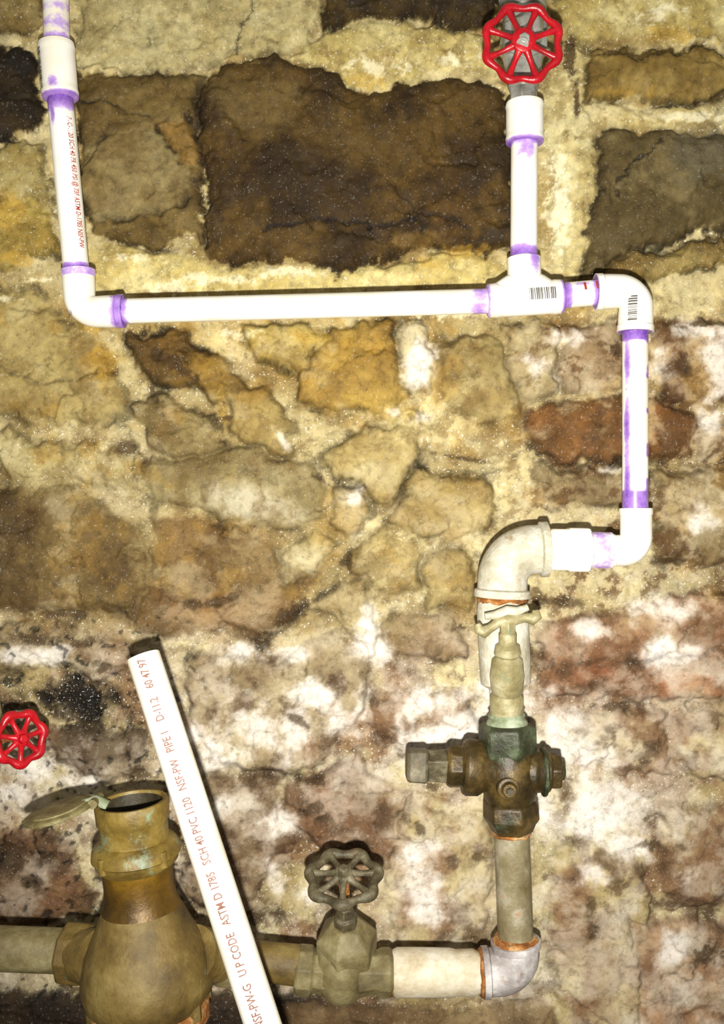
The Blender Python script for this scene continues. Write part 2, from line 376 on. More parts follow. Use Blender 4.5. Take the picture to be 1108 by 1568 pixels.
stone([(640,716),(735,720),(762,790),(705,842),(655,832),(598,792)],(186,166,110),(154,130,76),h=.013,dark=.8)
stone([(505,735),(548,730),(565,780),(530,840),(500,800)],(208,197,166),(170,153,110),h=.013)
stone([(520,860),(600,800),(650,840),(640,900),(560,910)],(190,173,118),(156,134,80),h=.012)
stone([(650,850),(725,850),(728,930),(640,925)],(180,161,104),(146,123,70),h=.012)
stone([(665,520),(758,515),(795,590),(785,660),(705,645),(660,600)],(184,169,120),(146,127,80),h=.012,dark=.7)
stone([(615,490),(655,500),(672,560),(668,620),(640,600),(605,560)],(228,222,202),(202,190,152),h=.014,dark=.6)
stone([(585,625),(640,632),(652,650),(600,652)],(205,184,114),(176,148,70),h=.012,dark=.7)
# ---- right
stone([(755,500),(850,505),(845,600),(790,620)],(180,165,126),(150,131,92),h=.012,dark=.5)
stone([(855,498),(952,488),(960,590),(850,600)],(190,175,148),(138,114,84),h=.012,dark=.5)
stone([(790,632),(870,606),(1000,604),(1066,632),(1060,690),(960,702),(850,702),(800,680)],(134,88,44),(96,63,30),h=.010,dark=.6)
stone([(995,500),(1300,470),(1300,610),(1000,612)],(114,80,50),(76,49,28),h=.012,dark=.6)
stone([(810,705),(950,712),(1000,715),(990,775),(830,768)],(144,125,89),(110,90,59),h=.012,dark=.6)
stone([(1000,712),(1300,700),(1300,850),(1010,865)],(158,137,95),(114,92,57),h=.012,dark=.6)
stone([(1060,640),(1300,630),(1300,690),(1065,690)],(176,157,127),(134,109,79),h=.012,dark=.5)
stone([(830,960),(935,925),(1300,895),(1300,1060),(960,1072),(842,1062)],(166,122,86),(126,82,52),h=.010,dark=.6)
blob(1060,1040,70,28,(172,90,46),.85,0,34,.40,.14,41); blob(900,1030,60,20,(138,86,54),.8,0,34,.42,.14,42)
stone([(1032,1075),(1108,1062),(1300,1060),(1300,1205),(1070,1200),(1034,1155)],(198,183,142),(170,151,110),h=.014,rnd=12)
stone([(850,1080),(1010,1085),(1020,1180),(870,1170)],(208,193,158),(170,143,104),h=.010,dark=.4)
stone([(850,1290),(960,1282),(1000,1400),(965,1700),(838,1700),(830,1400)],(200,182,130),(170,146,96),h=.010,dark=.5)
stone([(968,1405),(1300,1380),(1300,1700),(970,1700)],(182,138,102),(144,102,70),h=.010,dark=.5)
stone([(1000,1240),(1300,1220),(1300,1370),(1010,1390)],(174,150,109),(132,101,68),h=.010,dark=.5)
# ---- lower left/centre
stone([(-120,955),(60,960),(190,970),(225,1000),(180,1030),(60,1025),(-120,1035)],(172,155,112),(124,105,65),h=.012,mort=.4,dark=.4)
stone([(265,1010),(440,995),(520,965),(565,1010),(560,1110),(450,1180),(330,1180),(290,1100)],(178,161,124),(140,119,86),h=.010,dark=.4)
stone([(590,930),(705,930),(722,1000),(650,1012),(588,1000)],(166,146,105),(132,109,73),h=.012,dark=.5)
stone([(470,925),(560,880),(590,960),(570,1020),(520,960)],(186,169,122),(152,130,86),h=.012,dark=.5)
stone([(62,1110),(140,1100),(222,1120),(232,1180),(170,1195),(90,1165)],(108,92,71),(78,61,45),h=.014)
stone([(425,1190),(555,1155),(622,1220),(600,1330),(475,1290),(430,1240)],(126,95,68),(96,71,49),h=.010,dark=.4)
stone([(560,1040),(720,1060),(740,1130),(620,1150),(570,1110)],(192,175,136),(148,123,90),h=.010,dark=.4)
stone([(615,1225),(740,1235),(745,1420),(600,1450),(590,1330)],(202,187,140),(174,153,106),h=.010,dark=.4)
stone([(-120,1265),(120,1275),(140,1400),(-120,1412)],(136,98,62),(98,68,42),h=.010,dark=.5)
stone([(290,1190),(420,1190),(440,1290),(380,1400),(290,1380)],(138,114,82),(104,79,54),h=.010,dark=.4)
# mottling of lower part
w_low=ss(900,1040,PY)
nA=fbm(PX,PY,46,7,51,0.66); nB=fbm(PX,PY,70,7,52,0.62); nC=fbm(PX,PY,30,6,53,0.68); nD=fbm(PX,PY,110,7,54,.62); nE=fbm(PX,PY*1.3,64,7,55,.66)
m=(ss(.48,.62,nB)*w_low*0.75)[...,None]; C=C*(1-m)+np.array([128,90,60.])*m
m=(ss(.53,.63,nC)*w_low*0.70)[...,None]; C=C*(1-m)+np.array([84,62,42.])*m
m=(ss(.53,.64,nD)*w_low*0.55)[...,None]; C=C*(1-m)+np.array([208,191,158.])*m
m=(ss(.52,.62,nA)*w_low*0.45)[...,None]; C=C*(1-m)+np.array([214,203,188.])*m
m=(ss(.50,.66,nE)*w_low*0.45)[...,None]; C=C*(1-m)+np.array([232,224,212.])*m
w_r=ss(740,860,PX)*ss(470,520,PY)*(1-ss(900,980,PY))
m=(ss(.50,.62,nA)*w_r*0.6)[...,None]; C=C*(1-m)+np.array([206,196,180.])*m
m=(ss(.53,.62,nC)*w_r*0.75)[...,None]; C=C*(1-m)+np.array([84,56,34.])*m
w_m=ss(430,500,PY)*(1-w_low)
m=(ss(.53,.66,nC)*w_m*0.45)[...,None]; C=C*(1-m)+np.array([112,87,45.])*m
m=(ss(.56,.66,nA)*w_m*0.35)[...,None]; C=C*(1-m)+np.array([182,142,60.])*m
m=(ss(.56,.70,nE)*w_m*0.35)[...,None]; C=C*(1-m)+np.array([218,208,176.])*m
m=(ss(.54,.68,nC)*(1-ss(380,450,PY))*MORT*0.4)[...,None]; C=C*(1-m)+np.array([130,107,60.])*m
stone([(-200,1500),(380,1510),(600,1550),(600,1800),(-200,1800)],(56,40,24),(30,21,12),h=.008,dark=.3)  # shadow below the pipe, painted into the wall as a dark area
stone([(430,1540),(840,1530),(840,1800),(430,1800)],(154,130,90),(112,86,55),h=.010,dark=.3)
WHT=(242,236,230)
for b in [(50,1170,50,30),(30,1215,44,22),(135,1190,44,24),(60,1000,66,18),(400,1120,74,46),(330,1150,46,30),(560,960,20,46,20),(580,1000,30,30),(660,1070,62,32),(700,1110,54,50),(650,1130,60,30),(420,1325,16,42,-15),(420,1250,38,28),(640,1350,30,40),(640,1290,58,22),(880,1150,72,36),(930,1230,54,52),(960,1290,46,22),(1000,930,66,26),(900,965,52,20),(1000,990,38,16),(1045,1340,18,28),(1020,1440,28,38),(870,520,44,22),(820,560,40,30),(1050,510,48,16),(1090,560,30,60),(1010,560,18,28),(1080,650,26,30),(930,720,28,10),(370,1000,58,20),(480,1060,56,28),(540,1100,40,56),(1060,800,22,28),(900,1330,28,28),(780,1060,72,40),(850,1110,50,50),(640,560,24,44,15),(600,632,24,9,20),(645,640,12,11),(430,670,9,34,-30),(545,760,18,26),(660,1390,30,20),(250,1060,24,40),(350,1230,34,20),(480,1370,24,16),(900,1240,38,52),(820,1240,26,44),(1000,1000,64,20),(445,1000,34,14),(300,1120,18,44)]:  # white patches; the flat one just below the white stone is a painted glint
    blob(b[0],b[1],b[2],b[3],WHT,.84,b[4] if len(b)>4 else 0,34,.44,.20,int(b[0])%97+60)
for b in [(200,400,50,10),(330,432,80,12),(440,420,70,12),(580,110,60,18),(700,100,50,12),(850,300,24,100),(860,330,18,80),(1000,30,40,20),(1050,185,70,10),(60,430,40,10),(370,515,40,12),(690,480,60,12),(20,460,24,10),(250,445,60,12)]:
    blob(b[0],b[1],b[2],b[3],(244,237,204),.75,0,14,.5,.12,int(b[1])%97+60)
for b in [(1020,60,70,16),(470,520,50,14),(560,530,40,20),(650,405,30,14),(130,480,20,8),(150,500,20,18),(500,560,50,14),(340,620,14,40),(940,150,60,10),(720,390,40,12),(30,400,40,10),(560,130,30,14),(20,330,40,30)]:
    blob(b[0],b[1],b[2],b[3],(190,154,66),.55,0,22,.45,.14,int(b[0])%97+70)
blob(120,1072,74,38,(62,48,28),.9,8,40,.34,.2,80)
blob(122,1070,64,30,(36,28,15),1,8,30,.38,.12,81,dh=-.007)
for b in [(60,975,40,12),(130,985,30,12),(170,1020,30,10),(20,1080,20,24),(430,950,70,12,-35),(180,560,8,20),(205,690,26,14,40),(940,540,14,18),(1060,500,30,8),(1040,560,14,26),(480,1190,40,12),(210,1180,30,14),(880,170,6,50),(530,860,10,16),(60,1340,20,14),(700,700,60,4,10),(870,90,10,40),(1000,1290,30,12),(500,740,30,6,30),(660,1200,20,10),(460,1100,40,8,30),(350,640,12,4),(100,940,60,8),(270,560,50,16,30),(240,610,30,10,60),(330,920,60,10,-10),(800,1010,20,30),(480,1230,30,30),(300,1300,40,30),(1080,1450,30,30),(1000,1250,24,12),(900,1400,12,30),(700,960,30,8),(30,1300,60,30),(540,1300,40,24),(400,1400,40,20),(1020,860,40,8),(860,920,40,8),(940,1080,60,8),(640,1260,10,20)]:
    blob(b[0],b[1],b[2],b[3],(64,47,27),.72,b[4] if len(b)>4 else 0,18,.46,.12,int(b[0])%97+90,dh=-.004)
line([(372,-20),(380,35),(368,70),(376,100)],2,.4); line([(230,50),(214,90)],1.8,.35); line([(130,165),(240,180),(250,205)],2.2,.5)
line([(0,575),(70,585),(160,575)],2,.35); line([(1000,230),(930,300)],2,.5); line([(905,95),(1000,100),(1110,88)],2.2,.4)
line([(1000,165),(1110,150)],2,.5); line([(640,720),(700,712),(760,722)],3,.45); line([(470,700),(520,735),(556,735)],3,.4)
line([(390,985),(460,930),(520,905)],4,.5); line([(860,1010),(1108,990)],3,.3); line([(350,1170),(450,1185),(560,1150)],3,.3)
line([(1108,700),(960,705),(800,690)],2.5,.4); line([(180,650),(215,700),(230,760)],3,.4)
pit=ss(.70,.76,fbm(PX,PY,9,2,97))*ss(900,980,PY)*(1-ss(250,400,PX)); C*=(1-.6*pit)[...,None]; H-=.003*pit
cr=np.abs(fbm(PX,PY,95,5,99)-.5); crm=(1-ss(0.0,0.010,cr))*ss(430,520,PY); H-=.0025*crm; C*=(1-.2*crm)[...,None]
def blur(a,r):
    for ax in (0,1):
        for _ in range(2):
            p=np.pad(a,[(r+1,r) if i==ax else (0,0) for i in range(a.ndim)],mode='edge'); cs=np.cumsum(p,axis=ax)
            n=a.shape[ax]
            a=(np.take(cs,range(2*r+1,2*r+1+n),axis=ax)-np.take(cs,range(0,n),axis=ax))/(2*r+1)
    return a
w=(0.05+0.30*ss(430,560,PY))[...,None]
C=C*(1-w)+blur(C,3)*w
stn=1-.6*MORT
H=H+0.0042*stn*fa1+0.0014*fa2*stn+0.005*fa3*stn
H=H*.35+blur(H,1)*.65
H+=0.0012*(fbm(PX,PY,10,3,98,.7)-.5)
g=C.mean(2,keepdims=True); k=(0.97-0.13*ss(500,1000,PY))[...,None]; C=g+(C-g)*k
C=150+(C-150)*1.10
C=np.clip(C,8,248)
Cl=lin(C)
verts=np.empty((NY,NX,3)); verts[...,0]=(PX-554)*S; verts[...,1]=-H; verts[...,2]=ZC-(PY-784)*S
me=bpy.data.meshes.new('wall_back'); me.vertices.add(NX*NY); me.vertices.foreach_set('co',verts.reshape(-1).astype(np.float32))
I=np.arange(NX*NY).reshape(NY,NX)
q=np.stack([I[1:,:-1],I[1:,1:],I[:-1,1:],I[:-1,:-1]],-1).reshape(-1,4)
nf=len(q); me.loops.add(nf*4); me.loops.foreach_set('vertex_index',q.reshape(-1).astype(np.int32))
me.polygons.add(nf); me.polygons.foreach_set('loop_start',np.arange(0,nf*4,4,dtype=np.int32)); me.polygons.foreach_set('use_smooth',np.ones(nf,bool))
me.update(); me.validate()
at=me.attributes.new('stone_col','FLOAT_COLOR','POINT')
buf=np.ones((NY*NX,4),np.float32); buf[:,:3]=Cl.reshape(-1,3); at.data.foreach_set('color',buf.reshape(-1))
at=me.attributes.new('mortar','FLOAT','POINT'); at.data.foreach_set('value',MORT.reshape(-1).astype(np.float32))
wall=bpy.data.objects.new('wall_back',me); col.objects.link(wall)
m=bpy.data.materials.new('rubble_stone'); m.use_nodes=True; nt=m.node_tree; b=nt.nodes['Principled BSDF']
g=nt.nodes.new('ShaderNodeNewGeometry'); a=nt.nodes.new('ShaderNodeAttribute'); a.attribute_name='stone_col'
am=nt.nodes.new('ShaderNodeAttribute'); am.attribute_name='mortar'
n1=noise(nt,110,12,0.75,g.outputs['Position']); r1=ramp_node(nt,[(0.3,(140,132,118)),(0.48,(232,230,226)),(0.72,(255,255,255))])
nt.links.new(n1.outputs['Fac'],r1.inputs['Fac'])
mx=nt.nodes.new('ShaderNodeMix'); mx.data_type='RGBA'; mx.blend_type='MULTIPLY'; mx.inputs[0].default_value=0.85
nt.links.new(a.outputs['Color'],mx.inputs[6]); nt.links.new(r1.outputs['Color'],mx.inputs[7])
n2=noise(nt,380,3,0.6,g.outputs['Position'])
mr=nt.nodes.new('ShaderNodeMapRange'); mr.inputs['From Min'].default_value=.61; mr.inputs['From Max'].default_value=.70; mr.inputs['To Max'].default_value=0.85
nt.links.new(n2.outputs['Fac'],mr.inputs['Value'])
ml=nt.nodes.new('ShaderNodeMath'); ml.operation='MULTIPLY'
ma=nt.nodes.new('ShaderNodeMath'); ma.operation='MULTIPLY_ADD'; ma.inputs[1].default_value=.7; ma.inputs[2].default_value=.15
nt.links.new(am.outputs['Fac'],ma.inputs[0]); nt.links.new(ma.outputs[0],ml.inputs[0]); nt.links.new(mr.outputs['Result'],ml.inputs[1])
mx2=nt.nodes.new('ShaderNodeMix'); mx2.data_type='RGBA'; mx2.inputs[7].default_value=(.92,.9,.8,1)
nt.links.new(ml.outputs[0],mx2.inputs[0]); nt.links.new(mx.outputs[2],mx2.inputs[6]); nt.links.new(mx2.outputs[2],b.inputs['Base Color'])
n3=noise(nt,150,12,0.72,g.outputs['Position']); bp=nt.nodes.new('ShaderNodeBump'); bp.inputs['Strength'].default_value=.42; bp.inputs['Distance'].default_value=.004
nt.links.new(n3.outputs['Fac'],bp.inputs['Height']); nt.links.new(bp.outputs['Normal'],b.inputs['Normal'])
rr=nt.nodes.new('ShaderNodeMapRange'); rr.inputs['From Min'].default_value=.35; rr.inputs['From Max'].default_value=.65; rr.inputs['To Min'].default_value=.6; rr.inputs['To Max'].default_value=.9
n4=noise(nt,40,5,.6,g.outputs['Position']); nt.links.new(n4.outputs['Fac'],rr.inputs['Value']); nt.links.new(rr.outputs['Result'],b.inputs['Roughness'])
b.inputs['Specular IOR Level'].default_value=.3
me.materials.append(m)

# floor
M_floor=mat_noise('concrete_floor',[(0.3,(92,78,56)),(0.6,(132,118,90)),(0.8,(160,146,116))],12,0.8,0,0.6,80)
fl=[(-1.4,0.02,0),(1.4,0.02,0),(1.4,-2.0,0),(-1.4,-2.0,0),(-1.4,0.02,-.05),(1.4,0.02,-.05),(1.4,-2.0,-.05),(-1.4,-2.0,-.05)]
finish('floor',fl,[(0,3,2,1),(4,5,6,7),(0,1,5,4),(1,2,6,5),(2,3,7,6),(3,0,4,7)],M_floor,None,smooth=False)

# ------------------------------------------------------------------ PVC system
def band(*bs):
    def f(s,th):
        v=0
        for b in bs:
            c,w,st=b[:3]
            v=max(v,st*max(0,1-abs(s-c)/w)**.5 if abs(s-c)<w else 0)
        return v
    return f
pv=group('pvc_water_pipe'); yp=-0.085
def pipe(name,a,b,r,pf=None,mat=M_pvc,par=None,y0=None,y1=None,segs=48):
    y0=yp if y0 is None else y0
    y1=y0 if y1 is None else y1
    return lathe(name,P(a[0],a[1],y0),P(b[0],b[1],y1),[(0,R(r,y0)),(1,R(r,y1))],mat,par or pv,segs,pf=pf,step=0.003)
def sock(name,a,b,r,pf=None,lip=True,par=None,mat=M_pvc,y=None,segs=48):
    y=yp if y is None else y
    rr=R(r,y); pr=[(0,rr*.9),(0.02,rr*1.0),(0.12,rr*1.04),(0.16,rr*1.0),(0.84,rr*1.0),(0.88,rr*1.04),(0.98,rr),(1,rr*.9)] if lip else [(0,rr*.93),(.03,rr),(.97,rr),(1,rr*.93)]
    return lathe(name,P(a[0],a[1],y),P(b[0],b[1],y),pr,mat,par or pv,segs,pf=pf,step=0.003)
def both(f,g): return lambda s,th: max(f(s,th),g(s,th))
def drip(c,w,a0,aw,st):
    def f(s,th):
        a=(th+math.pi)%(2*math.pi)-math.pi
        return st*math.exp(-((a-a0)/aw)**2)*max(0,1-abs(s-c)/w)**.5 if abs(s-c)<w else 0
    return f
pipe('riser_left_top',(79,-330),(87,70),19.5,band((.86,.04,.5),(.93,.05,.55),(.98,.03,.6)))
sock('coupling',(86,66),(93,152),27,both(band((.98,.06,.8)),drip(.80,.22,-.1,.5,.62)))
pipe('riser_left',(92,148),(117,418),19.5,both(band((.02,.09,1.0),(.985,.04,1.0)),drip(.05,.16,-.5,.3,.9)))
wrap_text('printed_marking','PVC-1120 SCH 40 PR 450 PSI @ 73F ASTM D-1785 NSF-PW',P(94.5,185,yp),P(115.5,400,yp),R(19.5,yp),R(12,yp),M_inkr,pv,a0=.85,fit=R(200,yp))
def elbow(name,p0,c,p1,r,bend,lip0,lip1,par,mat=M_pvc,pf=None,y=None,lipr=1.05,shrink=.93,lp=.45):
    y=yp if y is None else y
    p0,c,p1=Vector(p0),Vector(c),Vector(p1)
    ps=arc(p0,c,p1,bend); rr=R(r,y)
    L=[0]
    for i in range(1,len(ps)): L.append(L[-1]+(ps[i]-ps[i-1]).length)
    T=L[-1]; rad=[rr*(shrink+(1-shrink)*min(1,abs(l/T-.5)*3.2)) for l in L]
    o=sweep(name,ps,rad,mat,par,48,pf=pf)
    t0=(c-p0).normalized(); t1=(p1-c).normalized()
    lathe(name+'_socket_in',p0,p0+t0*lip0,[(0,rr*.92),(.05,rr*lipr),(.8,rr*lipr),(1,rr*.98)],mat,par,48,pf=(lambda s,th:pf(0,th)*lp) if pf else None)
    lathe(name+'_socket_out',p1-t1*lip1,p1,[(0,rr*.98),(.2,rr*lipr),(.95,rr*lipr),(1,rr*.92)],mat,par,48,pf=(lambda s,th:pf(1,th)*lp) if pf else None)
    return o
elbow('elbow_left',P(119.5,413,yp),P(123,478,yp),P(190,476.5,yp),24.5,R(24,yp),R(12,yp),R(12,yp),pv,pf=band((.0,.06,.7),(.45,.05,.5),(1,.10,.95)),lp=.75)
pipe('pipe_horizontal',(186,476.5),(748,461),19,band((.0,.028,.9),(.975,.045,.62)),y0=-.085,y1=-0.095)
yp=-0.095
sock('tee_run',(745,461),(862,454),25.5,band((.0,.06,.6),(.99,.06,.95)))
sock('tee_branch',(803,440),(801.5,394),25.5,drip(.85,.6,-.6,.5,.85),lip=False)
sweep('tee_web',[P(758,452,yp),P(780,444,yp),P(803,436,yp),P(826,443,yp),P(848,450,yp)],[R(16,yp),R(22,yp),R(26,yp),R(22,yp),R(16,yp)],M_pvc,pv,24)
pipe('pipe_branch_up',(801.5,398),(802.5,214),20.5,both(band((.03,.10,.95),(.98,.06,.7)),drip(.9,.22,.0,1.1,.6)))
sock('threaded_adapter',(803,220),(803,157),28.5,band((.0,.05,.9)),lip=True)
pipe('nipple',(858,453),(918,447.5),19.5,both(band((.1,.2,.95),(.88,.14,.85)),drip(.5,.45,.7,.4,.6)))
patch('primer_stain',P(862,452.5,yp),P(914,448,yp),R(19.5,yp),.1,.8,[(.55,.62),(.9,.96)],M_inkr,pv)
elbow('elbow_upper_right',P(911,447,yp),P(974,445,yp),P(972,509,yp),26.5,R(27,yp),R(12,yp),R(12,yp),pv,pf=band((0,.06,.6),(.98,.05,.8)),lp=.5)
def stk(s,th):
    v=0
    a=(th+math.pi)%(2*math.pi)-math.pi
    if s<.07: v=.95
    if s>.89: v=.8
    e=math.exp(-((abs(a)-.95)/.36)**2)
    if a<0: v=max(v,e*(.5+.4*math.sin(s*9)**2)*(1.1 if s>.45 else .9))
    else: v=max(v,e*max(0,.85*math.sin(s*31+.6*math.sin(s*70))))
    return v
pipe('pipe_drop_right',(972,505),(972,782),19.5,stk)
elbow('elbow_lower_right',P(973,778,yp),P(973.5,843,yp),P(932,843,yp),24,R(21,yp),R(12,yp),R(10,yp),pv,pf=band((0,.08,.4),(1,.15,.5)),lp=.6,shrink=1)
sock('bushing',(936,843),(900,842),28,band((.5,.9,.5)),lip=False)
lathe('male_adapter',P(903,842,yp),P(838,841,yp),[(0,R(30,yp)),(.05,R(36,yp)),(.5,R(36,yp)),(.55,R(34,yp)),(.9,R(34,yp)),(1,R(31,yp))],M_pvc,pv,8,phase=math.pi/8,bevel=.002)
barcode('tee_label',P(806,458,yp),P(846,455.5,yp),R(26,yp),-.25,.45,pv,3,26)
barcode('elbow_label',P(975,458,yp),P(974,496,yp),R(27.5,yp),-.75,-.25,pv,5,20,sticker=False)
barcode('coupling_label',P(86.5,78,-.085),P(91.5,140,-.085),R(27.6,-.085),-1.45,-.75,pv,7,34,sticker=False)

# ------------------------------------------------------------------ top gate valve
gv=group('gate_valve'); yv=-0.10
lathe('outlet_hex',P(802,162,yv),P(801,132,yv),[(0,R(19,yv)),(.15,R(22,yv)),(.85,R(22,yv)),(1,R(19,yv))],M_chrome,gv,6,phase=.3,bevel=.0012)
lathe('valve_body',P(801,138,yv),P(800,-2,yv),[(0,R(22,yv)),(.1,R(26,yv)),(.25,R(28,yv)),(.5,R(36,yv)),(.75,R(30,yv)),(.86,R(30,yv)),(.87,R(36,yv)),(1,R(36,yv))],M_chrome,gv,40)
lathe('inlet_adapter',P(800,5,yv),P(799,-60,yv),[(0,R(33,yv)),(.05,R(36,yv)),(.95,R(36,yv)),(1,R(33,yv))],M_pvc,gv,40)
lathe('inlet_pipe',P(799,-50,yv),P(797,-330,yv),[(0,R(21,yv)),(1,R(21,yv))],M_pvc,gv,40)
cb=P(800,68,yv)
lathe('bonnet',cb+Vector((0,-.01,0)),cb+Vector((0,-.05,0)),[(0,R(34)),(.3,R(34)),(.35,R(24)),(.8,R(22)),(1,R(14))],M_chrome,gv,6,bevel=.0012)
yw=-0.165
lathe('stem',cb+Vector((0,-.04,0)),P(799.5,67,yw-.012),[(0,R(8)),(1,R(8))],M_chrome,gv,20)
h1,nn=wheel(gv,P(799.5,67,yw),(0,-1,.0),R(56,yw),R(6.0,yw),M_red,8,math.pi/8,dish=.12,hub=.27,lob=.045,spk=1.15)
lathe('hub_rim',h1-nn*.001,h1+nn*.0016,[(0,R(18,yw)),(.6,R(18,yw)),(1,R(15,yw))],M_red,gv,30)
lathe('wheel_nut',h1+nn*.001,h1+nn*.005,[(0,R(9,yw)),(.8,R(9,yw)),(1,R(7,yw))],M_chrome,gv,6,bevel=.0008)

# ------------------------------------------------------------------ galvanized elbow & nipple
ga=group('galvanized_elbow_pipe'); yg=-0.10
elbow('elbow_body',P(838,841,yg),P(771,843,yg),P(768,915,yg),38,R(44,yg),R(14,yg),R(14,yg),ga,mat=M_galv,y=yg,lipr=1.12,shrink=1.0)
ring_at('rust_collar',P(768,918,yg),(0,0,1),R(37,yg),R(12,yg),M_rust,ga)
lathe('lower_nipple',P(768,918,yg),P(777,1112,yg),[(0,R(36,yg)),(.06,R(38,yg)),(.12,R(39,yg)),(.5,R(39,yg)),(.66,R(38,yg)),(.7,R(26,yg)),(1,R(25,yg))],M_galv,ga,48)
# drain cock
dc=group('drain_cock'); yd=-0.142
lathe('cock_body',P(777,968,yd),P(775,1100,yd+.028),[(0,R(12,yd)),(.03,R(14,yd)),(.13,R(14,yd)),(.16,R(19,yd)),(.24,R(21,yd)),(.27,R(17,yd)),(.32,R(24,yd)),(.5,R(27,yd)),(.66,R(25,yd)),(.70,R(22,yd)),(.74,R(26,yd)),(.95,R(26,yd)),(1,R(24,yd))],M_tan,dc,40)
lathe('cock_stem',P(776,940,yd),P(777,975,yd),[(0,R(8,yd)),(.2,R(13,yd)),(.8,R(13,yd)),(1,R(10,yd))],M_tan,dc,6,bevel=.0008)
sweep('t_handle',[P(730,955,yd),P(733,964,yd),P(741,968,yd),P(750,962,yd),P(762,953,yd),P(777,950,yd),P(792,948,yd),P(804,946,yd),P(814,948,yd),P(821,943,yd),P(820,934,yd)],[R(5,yd),R(8,yd),R(10,yd),R(7,yd),R(8,yd),R(13,yd),R(8,yd),R(7,yd),R(10,yd),R(9,yd),R(5,yd)],M_tan,dc,16)
sweep('handle_lug',[P(742,944,yd),P(758,942,yd),P(777,936,yd),P(792,936,yd),P(808,930,yd)],[R(5,yd),R(7,yd),R(9,yd),R(7,yd),R(5,yd)],M_galv,dc,14)

# ------------------------------------------------------------------ brass stop valve
bv=group('brass_stop_valve'); yb=-0.115
def q(name,a,b_,prof,mat,segs=40,phase=0,bevel=.0012,par=bv,y=yb):
    return lathe(name,P(a[0],a[1],y),P(b_[0],b_[1],y),[(s,R(r,y)) for s,r in prof],mat,par,segs,phase=phase,bevel=bevel)
q('top_collar',(775,1090),(776,1114),[(0,25),(.2,29),(.4,27),(.6,31),(1,33)],M_teal,40,bevel=0)
q('top_hex',(776,1108),(777,1158),[(0,39),(.1,45),(.8,45),(1,41)],M_brassg,6,phase=.25,bevel=.002)
q('body_barrel',(777,1150),(782,1232),[(0,38),(.2,42),(.5,44),(.8,41),(1,34)],M_brassd,40,bevel=0)
q('bottom_hex',(781,1222),(783,1274),[(0,34),(.15,43),(.6,44),(.75,38),(1,32)],M_brassd,6,phase=.25,bevel=.002)
q('left_port',(762,1178),(708,1174),[(0,34),(.4,36),(.55,42),(.9,43),(1,39)],M_brassd,40)
q('left_collar',(712,1174),(683,1173),[(0,38),(.15,37),(.2,32),(.8,33),(1,28)],M_brassd,8,bevel=.0015)
q('square_plug',(690,1173),(652,1172),[(0,22),(.1,27),(1,25)],M_iron,4,phase=math.pi/4+.3,bevel=.0025)
q('plug_head',(656,1172),(621,1171),[(0,27),(.1,34),(.9,33),(1,26)],M_iron,4,phase=math.pi/4-.1,bevel=.0025)
q('right_port',(790,1180),(842,1182),[(0,32),(.5,35),(.6,32),(.95,31),(1,28)],M_brassd,40)
q('right_washer',(828,1182),(836,1182),[(0,33),(.2,37),(.8,37),(1,33)],M_brassg,40)
q('right_nut',(840,1182),(857,1182.5),[(0,25),(.1,28),(.9,28),(1,25)],M_brassd,6,phase=.3,bevel=.0015)
q('right_screw_end',(855,1182),(864,1182.5),[(0,14),(1,12)],M_brassg,20)
c0=P(772,1196,yb); lathe('front_boss',c0+Vector((0,-.02,0)),c0+Vector((0,-.040,0)),[(0,R(18)),(.6,R(15)),(.65,R(10)),(1,R(9))],M_brassd,bv,24,bevel=.0008)
lathe('boss_screw',c0+Vector((0,-.038,0)),c0+Vector((0,-.044,0)),[(0,R(6)),(1,R(5))],M_iron,bv,6,bevel=.0005)

# ------------------------------------------------------------------ lower riser + elbow + horizontal
gl=group('galvanized_riser_pipe')
q('riser',(783,1270),(789,1438),[(0,27),(1,27)],M_galvd,40,par=gl,bevel=0)
ring_at('rust_top',P(783,1276,yb),(0,0,1),R(27.5,yb),R(8,yb),M_rust,gl)
ring_at('rust_bottom',P(789,1440,yb),(0,0,1),R(34,yb),R(12,yb),M_rust,gl)
elbow('lower_elbow',P(789,1440,yb),P(793,1487,yb),P(738,1489,yb),35,R(32,yb),R(12,yb),R(12,yb),gl,mat=M_lime,y=yb,lipr=1.09,shrink=1.0)
ring_at('rust_elbow_seam',P(737,1489,yb),(1,0,0),R(35,yb),R(7,yb),M_rust,gl)
q('reducing_coupling',(738,1489),(598,1489),[(0,28),(.1,34),(.28,33),(.35,35),(.75,36),(.93,36),(1,31)],M_white,40,par=gl,bevel=0)
ring_at('rust_left_seam',P(600,1489,yb),(1,0,0),R(32,yb),R(5,yb),M_rust,gl)

# lower gate valve with grey wheel
lg=group('gate_valve'); yl=-0.12
q('body_right',(602,1489),(548,1489),[(0,30),(.1,36),(.35,36),(.5,32),(1,36)],M_olive,8,par=lg,y=yl,phase=.39)
q('body_centre',(525,1440),(522,1532),[(0,34),(.3,42),(.6,42),(.85,34),(1,20)],M_olive,40,par=lg,y=yl,bevel=0)
q('body_left',(500,1488),(452,1484),[(0,34),(.4,32),(.5,37),(.9,37),(1,33)],M_olive,8,par=lg,y=yl,phase=.39)
q('pipe_to_meter',(456,1478),(382,1470),[(0,30),(1,29)],M_bronzel,40,par=lg,y=yl,bevel=0)
ax=Vector((-.03,-.42,1)).normalized()
bc=P(531,1452,yl)
wc=bc+ax*.100
lathe('bonnet_hex',bc-ax*.012,bc+ax*.036,[(0,R(38)),(.1,R(43)),(.62,R(43)),(.75,R(36)),(1,R(22))],M_olive,lg,6,phase=.3,bevel=.002)
lathe('packing_nut',bc+ax*.032,bc+ax*.060,[(0,R(17)),(.5,R(17)),(.55,R(13)),(1,R(11))],M_iron,lg,6,phase=.2,bevel=.001)
lathe('stem',bc+ax*.05,wc+ax*.004,[(0,R(7)),(1,R(7))],M_rust,lg,20)
